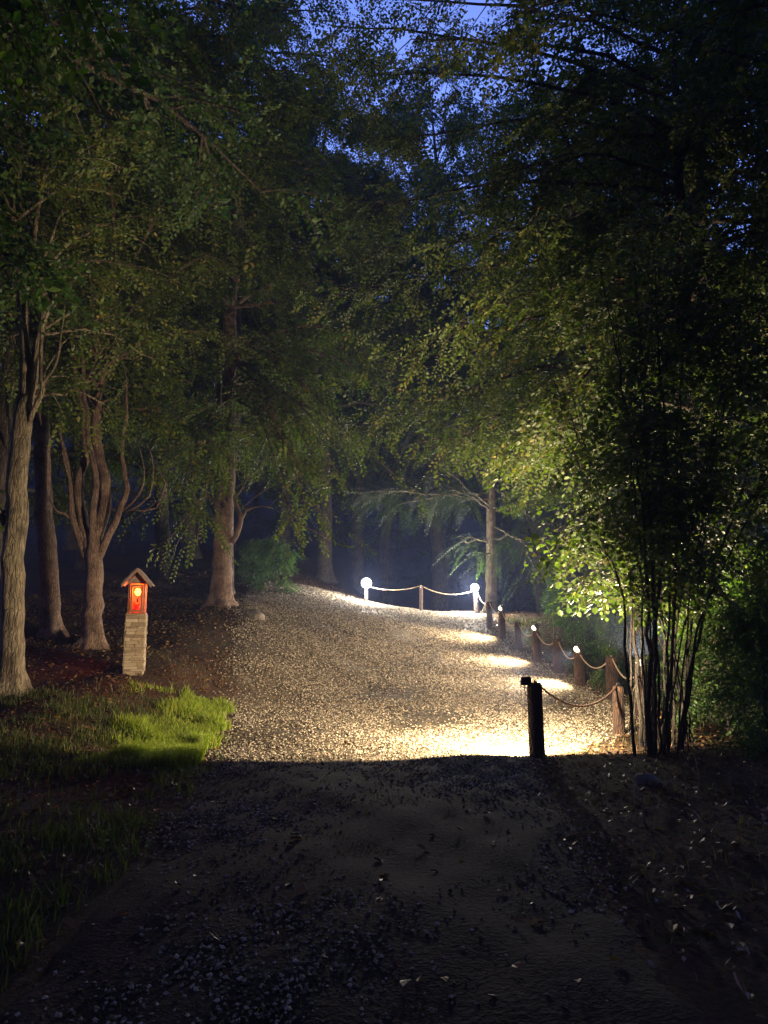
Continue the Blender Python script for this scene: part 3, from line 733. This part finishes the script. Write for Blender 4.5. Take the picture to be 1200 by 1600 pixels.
# tree 3: candelabra tree
Y = 15.2; b = at(146, 1000, Y); b[2] = gz(b[0], b[1]); limbs = []
fan((150, 640), Y, [(230, 600, .9), (260, 660, .8), (90, 560, 1.4), (200, 540, 1.2)], .03, 38)
fan((135, 600), Y, [(110, 470, 1), (210, 470, .9), (60, 470, 1.4), (290, 520, .3)], .03, 38)
fan((178, 560), Y, [(260, 430, 1), (160, 390, 1.2), (300, 600, 1.2), (330, 520, .5)], .03, 38)
fan((150, 560), Y, [(120, 300, .6), (250, 340, .6), (190, 260, .8), (60, 380, .4), (320, 400, 1)], .035, 50)
wood = [([b, at(146, 950, Y), at(147, 900, Y), at(148, 862, Y), at(154, 826, Y + .05), at(165, 785, Y + .15), at(164, 745, Y + .2), at(152, 695, Y + .25), at(151, 600, Y + .3), at(150, 480, Y + .3)], .20, .075),
        (A([(142, 880), (128, 838), (108, 805), (88, 800, -.2), (76, 780, -.3)], Y), .055, .012),
        (A([(142, 885), (124, 842), (112, 800), (110, 770), (104, 720), (96, 690), (90, 640)], Y), .08, .02),
        (A([(145, 880), (131, 820, .1), (123, 760, .1), (133, 710, .15), (130, 640, .2), (118, 600, .2), (112, 520, .2)], Y), .13, .04),
        (A([(147, 880), (146, 800, -.1), (150, 745, -.15), (139, 700, -.2), (137, 650, -.2), (131, 610, -.2), (128, 540, -.2)], Y), .08, .03),
        (A([(150, 880), (176, 824, -.1), (193, 780, -.1), (195, 740, -.1), (190, 700, -.1), (198, 640, -.1), (194, 570, -.1)], Y), .085, .018),
        (A([(188, 800), (215, 775, -.2), (226, 745, -.2), (222, 720, -.2), (212, 680, -.2)], Y), .028, .006),
        (A([(196, 800), (232, 780), (240, 740), (236, 710), (225, 690)], Y), .018, .006),
        (A([(205, 797), (240, 795, .2), (258, 765, .2), (250, 735, .2), (240, 720, .2)], Y), .016, .005),
        (A([(112, 760), (104, 735, -.2), (98, 700, -.3)], Y), .03, .012),
        (A([(110, 790), (112, 745, .2), (120, 730, .3)], Y), .03, .015),
        (A([(158, 600), (176, 500), (180, 380), (170, 280)], Y + .2), .07, .03)]
hero('candelabra_tree', 'trunk splitting low into many upright candelabra stems behind the pillar', 'tree', b, 'bark_pink', 'leaf_beech', wood, limbs, T_HERO, 3, flare=1.0)

# tree 4: broad trunk where the path meets the crest
Y = 21.5; b = at(346, 948, Y); b[2] = gz(b[0], b[1]); limbs = []
fan((362, 620), Y, [(500, 800, -5), (470, 850, -5.5), (545, 760, -4.5), (590, 720, -3), (530, 700, -5)], .045, 60)
fan((360, 560), Y, [(560, 690, -2), (500, 740, -3.5), (620, 600, -1), (480, 800, -4), (560, 520, -2.5)], .06, 80)
for (x, y, dy, ns) in [(318, 640, -2, 60), (285, 700, -3.5, 80), (318, 780, -4.2, 80), (308, 850, -4.5, 50), (285, 760, -4.2, 70), (325, 700, -4, 60)]:
    s = at(352, 660, Y); e = at(x, y, Y + dy); m_ = at((352 + x) / 2, 650 + (y - 640) * .3, Y + dy * .5); limbs.append(([s, m_, e], .05, ns))
fan((360, 600), Y, [(450, 660, -1), (430, 700, -2.5), (480, 620, 1), (400, 520, -2), (470, 560, -1.5)], .06, 55)
fan((362, 480), Y, [(480, 440, 0), (260, 440, -1), (400, 380, -3), (300, 350, 1), (520, 520, -1.5)], .07, 70)
fan((362, 360), Y, [(500, 300, 0), (240, 300, -1), (420, 220, -3), (330, 200, 1)], .07, 70)
wood = [([b, at(346, 900, Y), at(349, 840, Y), at(352, 760, Y), at(358, 640, Y), at(360, 480, Y), at(364, 300, Y)], .33, .17),
        (A([(362, 848), (374, 828), (377, 808), (371, 792), (366, 775)], Y - .1), .085, .045),
        (A([(376, 818), (384, 800), (400, 792), (414, 791), (428, 795)], Y - .1), .04, .01),
        (A([(366, 778), (378, 765), (388, 740), (386, 715), (392, 700)], Y - .1), .03, .008),
        (A([(347, 800), (341, 740), (340, 680), (343, 600)], Y + .2), .15, .08),
        (A([(354, 700), (392, 690, -.5), (410, 675, -.8), (440, 690, -1.2)], Y), .05, .01)]
hero('crest_tree', 'broad trunk with elbow-shaped side branch where the path nears the crest', 'tree', b, 'bark_pink', 'leaf_beech', wood, limbs, T_HERO, 4, flare=.8, scale=1.15, keep=lambda P: (P[:, 2] > 5.0) | ((P[:, 0] < -3.95) & (P[:, 1] < 18.6)) | (P[:, 0] > -2.4))

# tree 5: slender tree with flat boughs by the far corner lamp
Y = 27.9; b = at(768, 965, Y); b[2] = gz(b[0], b[1]); limbs = []
def bough(x, y, x2, y2, dy, ns, r=.045):
    limbs.append(([at(x, y, Y), at((x + x2) / 2, (y + y2) / 2 - 6, Y + dy / 2), at(x2, y2, Y + dy)], r, ns))
for q in [(768, 850, 718, 848, -.8, 26), (768, 842, 830, 848, -1, 28), (768, 868, 752, 876, -1, 12), (768, 820, 850, 880, -2, 40), (768, 800, 700, 760, -1.5, 40), (768, 800, 850, 790, -1.5, 44),
          (764, 790, 640, 700, -1, 60), (766, 780, 560, 770, -2, 70), (766, 770, 620, 790, -2, 50), (768, 760, 880, 860, -1.5, 55), (768, 760, 860, 740, 1, 50), (768, 740, 690, 700, 1, 50),
          (768, 720, 900, 700, 0, 55), (768, 700, 640, 640, -1, 60), (768, 660, 880, 620, 1, 60), (768, 640, 660, 580, 0, 60), (768, 600, 850, 540, -1, 60), (768, 560, 700, 480, 0, 50)]: bough(*q)
hero('flat_boughed_tree', 'straight slim trunk with flat drooping boughs behind the far corner lamp', 'tree', b, 'bark_pale', 'needle',
     [([b, at(768, 900, Y), at(768, 840, Y), at(768, 780, Y), at(766, 700, Y), at(768, 600, Y), at(768, 480, Y)], .23, .10)], limbs, T_FLAT, 5, flare=.5, scale=1.5, spread=.1)

# hazel on the right
Y = 9.85; b = at(1035, 1168, Y); b[2] = gz(b[0], b[1])
rg = np.random.default_rng(77); wood = []; limbs = []
stems = [(985, 870, 880, 620), (975, 850, 850, 560), (990, 900, 930, 560), (1000, 850, 960, 480), (1010, 860, 1000, 520), (1005, 800, 940, 420), (1030, 850, 1040, 480), (1050, 860, 1090, 520),
         (1070, 880, 1130, 600), (1090, 900, 1180, 640), (1100, 850, 1150, 500), (1060, 800, 1070, 420), (1110, 930, 1220, 700), (1020, 900, 1010, 640), (1045, 900, 1060, 640), (1080, 920, 1120, 700),
         (970, 920, 900, 760), (1015, 780, 990, 380), (1120, 880, 1230, 560), (1040, 760, 1020, 360)]
stems += [(float(rg.uniform(960, 1130)), float(rg.uniform(800, 960)), float(rg.uniform(830, 1200)), float(rg.uniform(480, 860))) for _ in range(12)]
for si, (x1, y1, x2, y2) in enumerate(stems):
    bx = 992 + (x2 - 850) * (.2 if si < 20 else .32) + rg.uniform(-12, 12); d0 = rg.uniform(-.2, .6) if si < 20 else rg.uniform(.1, 1.3); d1 = d0 + rg.uniform(-.3, .6); d2 = d1 + rg.uniform(-1.0, 1.0)
    p0 = at(bx, 1165, Y + d0); p0[2] = gz(p0[0], p0[1]) - .05
    P = [p0, at((bx * 1.2 + x1 * .8) / 2 + rg.uniform(-9, 9), 1030 + rg.uniform(-25, 25), Y + d0 + rg.uniform(-.1, .1)), at(x1, y1, Y + d1), at((x1 + x2) / 2, (y1 + y2) / 2, Y + (d1 + d2) / 2), at(x2, y2, Y + d2)]
    wood.append((P, rg.uniform(.013, .032) if si < 20 else rg.uniform(.008, .014), .005))
    Q = smooth_pts(P, 30)
    for _ in range(3):
        i = rg.integers(11, 30); e = Q[i] + np.array([rg.uniform(-.9, .9), rg.uniform(-.7, .7), rg.uniform(-.1, .6)]); limbs.append(([Q[i], (Q[i] + e) / 2 + [0, 0, .1], e], .008, 6))
    limbs.append((P[2:], .008, 11))
hero('hazel_bush', 'big many-stemmed hazel bush arching up at the right of the rope', 'bush', b, 'bark_stem', 'leaf_hazel', wood, limbs, T_HAZEL, 6, flare=0, scale=.95, spread=.15, keep=lambda P: ((P[:, 2] > 2.0) & ((P[:, 0] > 3.3) | (np.sin(P[:, 1] * 97 + P[:, 2] * 61) > .1))) | ((P[:, 0] > 4.0) & (P[:, 2] > 1.1)))

# ---------------------------------------------------------------- the wood around: grown kinds, then copies
oak = dict(lo=.24, spread=4.6, nlimb=20, nsub=10, perspray=9, H=13, r0=.26)
G1 = 'tall leafy trees of the dark wood'
protos = []
def spot_of(px, Y):
    x = (px - 600) / 1155 * Y; return (x, Y, float(gz(x, Y)) - .1)
kinds = [('broadleaf_tree', 101, 'bark_dark', 'leaf_beech', dict(H=15, r0=.24, lo=.2, spread=5.0, nlimb=28, nsub=10, perspray=11)),
         ('broadleaf_tree', 102, 'bark_dark', 'leaf_deep', dict(H=22, r0=.34, lo=.3, spread=6.8, nlimb=36, nsub=12, perspray=12, arch=.22)),
         ('broadleaf_tree', 103, 'bark_dark', 'leaf_beech', dict(H=20, r0=.3, lo=.24, spread=6.2, nlimb=34, nsub=12, perspray=12, arch=.45)),
         ('conifer_tree', 104, 'bark_dark', 'needle', dict(H=21, r0=.28, lo=.1, spread=4.2, nlimb=60, nsub=7, perspray=8, arch=.3, up=(-.1, .2), profile=lambda f: 1.05 - .9 * f, twist=.01))]
# (kind, px at which the trunk stands, distance, turn, size, label)
PLACES = [
    (0, 1075, 14.6, .3, .95, 'dark trunk and crown just behind the hazel bush'),
    (1, 1165, 19.0, 1.9, 1.0, 'tall dark tree at the right edge, beyond the hazel'),
    (2, 990, 22.5, 4.2, .9, 'dark tree rising behind the lower fence posts'),
    (1, 850, 33.0, 2.2, 1.0, 'tree with trunk just right of the flat-boughed tree'),
    (1, 680, 38.0, .9, 1.4, 'dark trunk standing in the mist between the two crest lamps'),
    (2, 508, 33.0, 5.2, 1.25, 'dark trunk left of the crest lamp at the mist edge'),
    (2, 440, 37.0, 3.1, 1.1, 'tree behind the crest tree, right of its elbow branch'),
    (1, 255, 29.0, 2.5, 1.0, 'dark tree in the gloom between the lantern and crest tree'),
    (0, 20, 21.5, 1.2, 1.0, 'dark tree behind the pale trunk at the left edge'),
    (2, -150, 19.0, 5.6, .9, 'tree just outside the left edge reaching its crown in'),
    (2, 1380, 13.0, .4, 1.0, 'tree just outside the right edge reaching its crown in'),
    (1, 1300, 25.0, 3.0, 1.1, 'farther tree outside the right edge'),
    (2, 110, 36.0, 1.0, 1.1, 'tall tree deep behind the candelabra tree'),
    (1, 950, 44.0, 4.0, 1.1, 'tall tree deep behind the hazel'),
    (2, 600, 46.0, 2.6, 1.5, 'tall tree standing past the crest, behind the leftmost lamp'),
]
roots = []
for i, (nm, sd, bk, lf, kw) in enumerate(kinds):
    first = next(((px, Y, rz, sc, lb) for (k_, px, Y, rz, sc, lb) in PLACES if k_ == i), None)
    if first is None: first = (905, 36, 0, 1.0, 'layered dark conifer seen right of the flat-boughed tree')
    roots.append(make_tree(nm, sd, first[4], 'tree', bk, lf, T_FAR, G1, spot_of(first[0], first[1]), first[2], first[3], **kw))
seen = set()
for (k_, px, Y, rz, sc, lb) in PLACES:
    if k_ not in seen: seen.add(k_); continue
    copy_tree(roots[k_], spot_of(px, Y), rz, sc, lb, G1)
CON = [
       (130, 30, 3, 1.0, 'dark conifer behind the candelabra tree'), (1010, 30, 5, 1.05, 'dark conifer behind the hazel and the lower posts'), (355, 42, 1, 1.2, 'dark conifer behind the crest tree')]
for (px, Y, rz, sc, lb) in CON: copy_tree(roots[3], spot_of(px, Y), rz, sc, lb, G1)
rg = np.random.default_rng(9); G2 = 'distant trees closing off the wood'
for row, (Yr, n_) in enumerate([(60, 13), (76, 15)]):
    for i in range(n_):
        px = -120 + 1440 * (i + rg.uniform(.2, .8)) / n_; k_ = int(rg.integers(0, 4))
        copy_tree(roots[k_], spot_of(px, Yr + rg.uniform(-4, 4)), rg.uniform(0, 6), rg.uniform(1.15, 1.4), 'distant dark tree standing in the depth of the wood', G2)
# a tree hidden behind the hazel that leans its leafy limbs over the path
Y = 13.2; b = at(1120, 1130, Y); b[2] = gz(b[0], b[1]); limbs = []
def over(sx, sy, ex, ey, dy, ns, r=.05, Y0=13.2):
    s_ = at(sx, sy, Y0); e_ = at(ex, ey, Y0 + dy); m1 = s_ * .65 + e_ * .35 + np.array([0, 0, .45]); m2 = s_ * .3 + e_ * .7 + np.array([0, 0, .3]); limbs.append(([s_, m1, m2, e_], r, ns))
for q in [(1085, 640, 800, 700, .5, 110), (1080, 600, 690, 690, 2.5, 150), (1075, 560, 560, 670, 4, 160), (1070, 500, 620, 560, 1, 150), (1070, 460, 760, 480, -1, 130), (1070, 430, 540, 460, 3, 160),
          (1065, 380, 700, 380, 0, 140), (1065, 340, 840, 360, -1.5, 70), (1060, 300, 560, 330, 3, 150), (1075, 520, 900, 600, -1.5, 110), (1075, 480, 1180, 420, -1.2, 110), (1070, 400, 960, 380, -2, 110),
          (1060, 280, 790, 270, 1, 60), (1060, 250, 1160, 180, -1, 80), (1058, 200, 560, 110, 2, 130), (1058, 220, 600, 220, 3, 130), (1055, 160, 520, 40, 2, 130), (1055, 140, 640, 60, 0, 60), (1055, 90, 600, 0, 1, 90)]: over(*q)
hero('leaning_tree', 'leafy tree behind the hazel stretching long limbs over the path', 'tree', b, 'bark_dark', 'leaf_beech',
     [([b, at(1110, 900, Y), at(1088, 660, Y), at(1070, 450, Y), at(1058, 200, Y), at(1052, 20, Y)], .2, .04)], limbs, T_HERO, 14, flare=.7, scale=1.1, spread=.2)
# the same over the left side
Y = 16.5; b = at(-30, 1010, Y); b[2] = gz(b[0], b[1]); limbs = []
for q in [(25, 400, 300, 400, 1, 90), (30, 340, 480, 400, 2, 150), (30, 300, 360, 300, -1, 130), (30, 240, 500, 260, 1, 140), (30, 220, 240, 200, -3, 110), (30, 160, 380, 140, 0, 120), (34, 120, 440, 60, 0, 120), (34, 60, 520, 20, 1, 150), (34, 100, 600, 100, 2, 160), (34, 140, 560, 180, 3, 150), (34, 20, 600, -10, 2, 140), (34, 120, 520, 120, 1, 140), (34, 160, 640, 200, 4, 120), (34, 80, 300, 20, -1, 90)]: over(*q, Y0=16.5)
hero('overhanging_tree', 'tall tree at the left edge spreading limbs above the lantern', 'tree', b, 'bark_dark', 'leaf_beech',
     [([b, at(-10, 800, Y), at(15, 560, Y), at(30, 300, Y), at(36, 60, Y)], .25, .07)], limbs, T_HERO, 15, flare=.7, scale=1.3, spread=.25)
# shrubs
kw = dict(H=2.5, r0=.03, lo=.02, spread=1.15, nlimb=18, nsub=6, perspray=6, up=(.5, 1.1), arch=.3, flare=0)
G4 = 'shrubs of the undergrowth'
SH = [(1120, 11.2, .85, 'dark shrub at the right foot of the hazel'), (1175, 10.0, .8, 'shrub at the right edge in front of the trees'), (1105, 15.2, 1.2, 'shrub right behind the hazel stems'),
      (1150, 13.5, 1.2, 'taller shrub between hazel and right edge'), (1195, 12.0, 1.2, 'shrub standing at the very right edge'), (925, 20.5, .9, 'shrub behind the rope near the lowest camera-facing lamp'), (985, 17.0, .9, 'shrub between hazel and the dark fence post'),
      (875, 24.5, .7, 'small shrub beyond the rope in the middle of the row'), (430, 26.5, .8, 'low rounded bush on the rise right of the crest tree'), (395, 28.0, .7, 'smaller bush behind the rise by the crest tree'), (1040, 19.0, 1.2, 'shrub far behind the hazel stems')]
sh0 = None
for i, (px, Y, sc, lb) in enumerate(SH):
    if sh0 is None: sh0 = make_tree('shrub', 201, lb, 'shrub', 'bark_stem', 'leaf_deep', T_HERO, G4, spot_of(px, Y), .5, sc, sprays=.8, **kw)
    else: copy_tree(sh0, spot_of(px, Y), i * 1.7, sc, lb, G4)
#@@CANOPY
# two more crowns closing the sky over the path
copy_tree(roots[2], spot_of(350, 25.5), 2.1, 1.1, 'tall tree standing right behind the crest tree', G1)
copy_tree(roots[2], spot_of(560, 41), 1.1, 1.25, 'tall tree in the mist just left of the leftmost lamp', G1)
copy_tree(roots[1], spot_of(300, 36), 4.1, 1.25, 'tall tree far behind, left of the crest tree', G1)
# trees beside and behind the camera; unseen ones added to keep sky light off
G3 = 'trees roofing the near path'
for (x, y, k_, rz, sc, lb) in [(-6.8, 8.4, 1, 5.3, 1.12, 'tree just left of the frame whose crown roofs the path'),
                               (-6, -1, 2, 1.5, .9, 'unseen tree added beside the camera on the left'), (6, 0, 2, 2.5, .9, 'unseen tree added beside the camera on the right'), (13, 4, 1, 0, 1.1, 'unseen farther tree added to the right of the camera'), (-14, 5, 1, 2, 1.1, 'unseen farther tree added to the left of the camera'),
                               (-13, -9, 2, 4, 1.2, 'unseen farther tree added behind the camera on the left'), (13, -10, 2, 1, 1.2, 'unseen farther tree added behind the camera on the right'), (3, -17, 1, 5, 1.2, 'unseen far tree added behind the camera'),
                               (-15, 17, 1, 3, 1.1, 'tall tree in the dark beyond the left edge'), (16, 16, 1, 1, 1.1, 'tall tree in the dark beyond the right edge'), (-7.5, 6.0, 1, 1.0, 1.0, 'near tree left of the camera with crown across the top left'), (9.0, 4.8, 1, 2.0, .95, 'near tree right of the camera with crown across the top right'),
                               (-10.5, 19, 1, 4.4, 1.0, 'tall tree behind the candelabra tree'), (-8, -3, 0, 3, 1.1, 'unseen tree added behind the camera on the left'), (7, -4, 1, 5, 1.1, 'unseen tree added behind the camera on the right'), (0, -9, 0, 2, 1.2, 'unseen tree added behind the camera across the path')]:
    copy_tree(roots[k_], (x, y, float(gz(x, y)) - .1), rz, sc, lb, G3)

# small things: sapling behind the rope, pale young trunk, dead stalks, boulder
b = spot_of(863, 19.6); b = np.array(b); P0 = b.copy()
rg = np.random.default_rng(12); tp = at(863, 950, 19.6); lim = []
for i in range(9):
    f = .25 + .08 * i; a = i * 2.4; q = b + (tp - b) * f; L = .42 * (1.1 - f)
    lim.append(([q, q + [math.cos(a) * L * .5, math.sin(a) * L * .5, .05], q + [math.cos(a) * L, math.sin(a) * L, .02]], .006, 4))
hero('sapling', 'thin sapling standing right behind the rope between two dark posts', 'sapling', b, 'bark_pale', 'needle', [([b, (b + tp) / 2, tp], .016, .005)], lim, T_FLAT, 40, flare=0, scale=.35, spread=.02, sub=False)
Y = 15.8; b = np.array(spot_of(1178, Y)); lim = []
for (x0_, y0_, x1_, y1_, d_) in [(1180, 950, 1140, 930, .3), (1186, 800, 1230, 770, .4), (1188, 700, 1140, 640, -.3), (1190, 620, 1240, 580, .3), (1190, 560, 1150, 500, .5), (1192, 520, 1220, 440, 0)]:
    a_p, b_p = at(x0_, y0_, Y), at(x1_, y1_, Y + d_); lim.append(([a_p, (a_p + b_p) / 2 + [0, 0, .1], b_p], .02, 16))
hero('young_tree', 'thin pale young trunk near the right edge, right of the hazel', 'tree', b, 'bark_pale', 'leaf_beech', [([b, at(1179, 980, Y), at(1186, 840, Y), at(1188, 700, Y), at(1192, 520, Y), at(1190, 420, Y)], .075, .02)], lim, T_HERO, 41, flare=.4)
for (px, ty, by, Y, lb) in [(1092, 1180, 1285, 7.2, 'pale dead stalk rising from the dark ground below the hazel'), (1150, 1205, 1280, 7.4, 'leaning pale dead stalk nearest the right edge'), (1006, 1225, 1300, 6.4, 'short dead stalk left of the taller pale one')]:
    b = at(px, by, Y); b[2] = gz(b[0], b[1]); t = at(px + rg.uniform(-14, 14), ty, Y); mm = MB()
    tube(mm, smooth_pts([b * 0 + [0, 0, -.03], (t - b) * .5 + [rg.uniform(-.03, .03), 0, 0], t - b], 10), np.linspace(.008, .003, 10), 6)
    for j in range(5):
        q = (t - b) * rg.uniform(.3, .95); a = rg.uniform(0, 6.28); tube(mm, [q, q + [math.cos(a) * .06, math.sin(a) * .06, .06], q + [math.cos(a) * .11, math.sin(a) * .11, .06]], [.003, .002, .001], 4)
    tag(mm.build('dead_stalk', M['roofwood'], None, b), lb, 'dead stalk', 'dead stalks in the dark foreground')
def rock(px, py, Y, sx, sy, sz, lb, seed):
    rr_ = np.random.default_rng(seed); b = at(px, py, Y); th = np.linspace(0, PI, 12); ph = np.linspace(0, 2 * PI, 19)[:-1]
    TH, PHI = np.meshgrid(th, ph, indexing='ij'); d = np.stack([np.sin(TH) * np.cos(PHI), np.sin(TH) * np.sin(PHI), np.cos(TH)], -1)
    k1 = rr_.normal(0, 2.2, (7, 3)); o1 = rr_.uniform(0, 6, 7); disp = 1 + .07 * np.sum(np.sin(d @ k1.T + o1), -1); V = d * disp[..., None] * [sx, sy, sz]
    i = np.arange(11)[:, None] * 18; j = np.arange(18)[None]; j2 = (j + 1) % 18
    mm = MB(); mm.add(V.reshape(-1, 3), np.stack([i + j, i + 18 + j, i + 18 + j2, i + j2], -1).reshape(-1, 4), 0, .5, True)
    tag(mm.build('rock', M['rock'], None, (b[0], b[1], float(gz(b[0], b[1])) + sz * .25)), lb, 'rock', 'rocks half sunk in the ground')
M['rock'] = plain('rock_grey', (.13, .115, .095), .9, nz=9, amt=.5, bmp=.02)
rock(400, 962, 20.0, .25, .2, .16, 'rock at the left rim of the path below the crest', 2)
rock(1010, 1215, 8.0, .13, .1, .07, 'small rock on dark soil below the hazel stems', 3)

# ---------------------------------------------------------------- haze
hz = MB(); x0, x1, y0, y1, z0, z1 = -135, 135, -32, 165, -6, 75
box(hz, ((x0 + x1) / 2, (y0 + y1) / 2, (z0 + z1) / 2), ((x1 - x0) / 2, (y1 - y0) / 2, (z1 - z0) / 2))
m = bpy.data.materials.new('haze_air'); m.use_nodes = True; n = m.node_tree; n.nodes.remove(n.nodes["Principled BSDF"])
pv = n.nodes.new("ShaderNodeVolumePrincipled"); pv.inputs['Color'].default_value = (.40, .52, 1, 1); pv.inputs['Density'].default_value = .0018; pv.inputs['Anisotropy'].default_value = .3
n.links.new(pv.outputs[0], n.nodes["Material Output"].inputs['Volume'])
tag(hz.build('haze', m), 'thin night mist in the air', 'haze', kind='stuff')
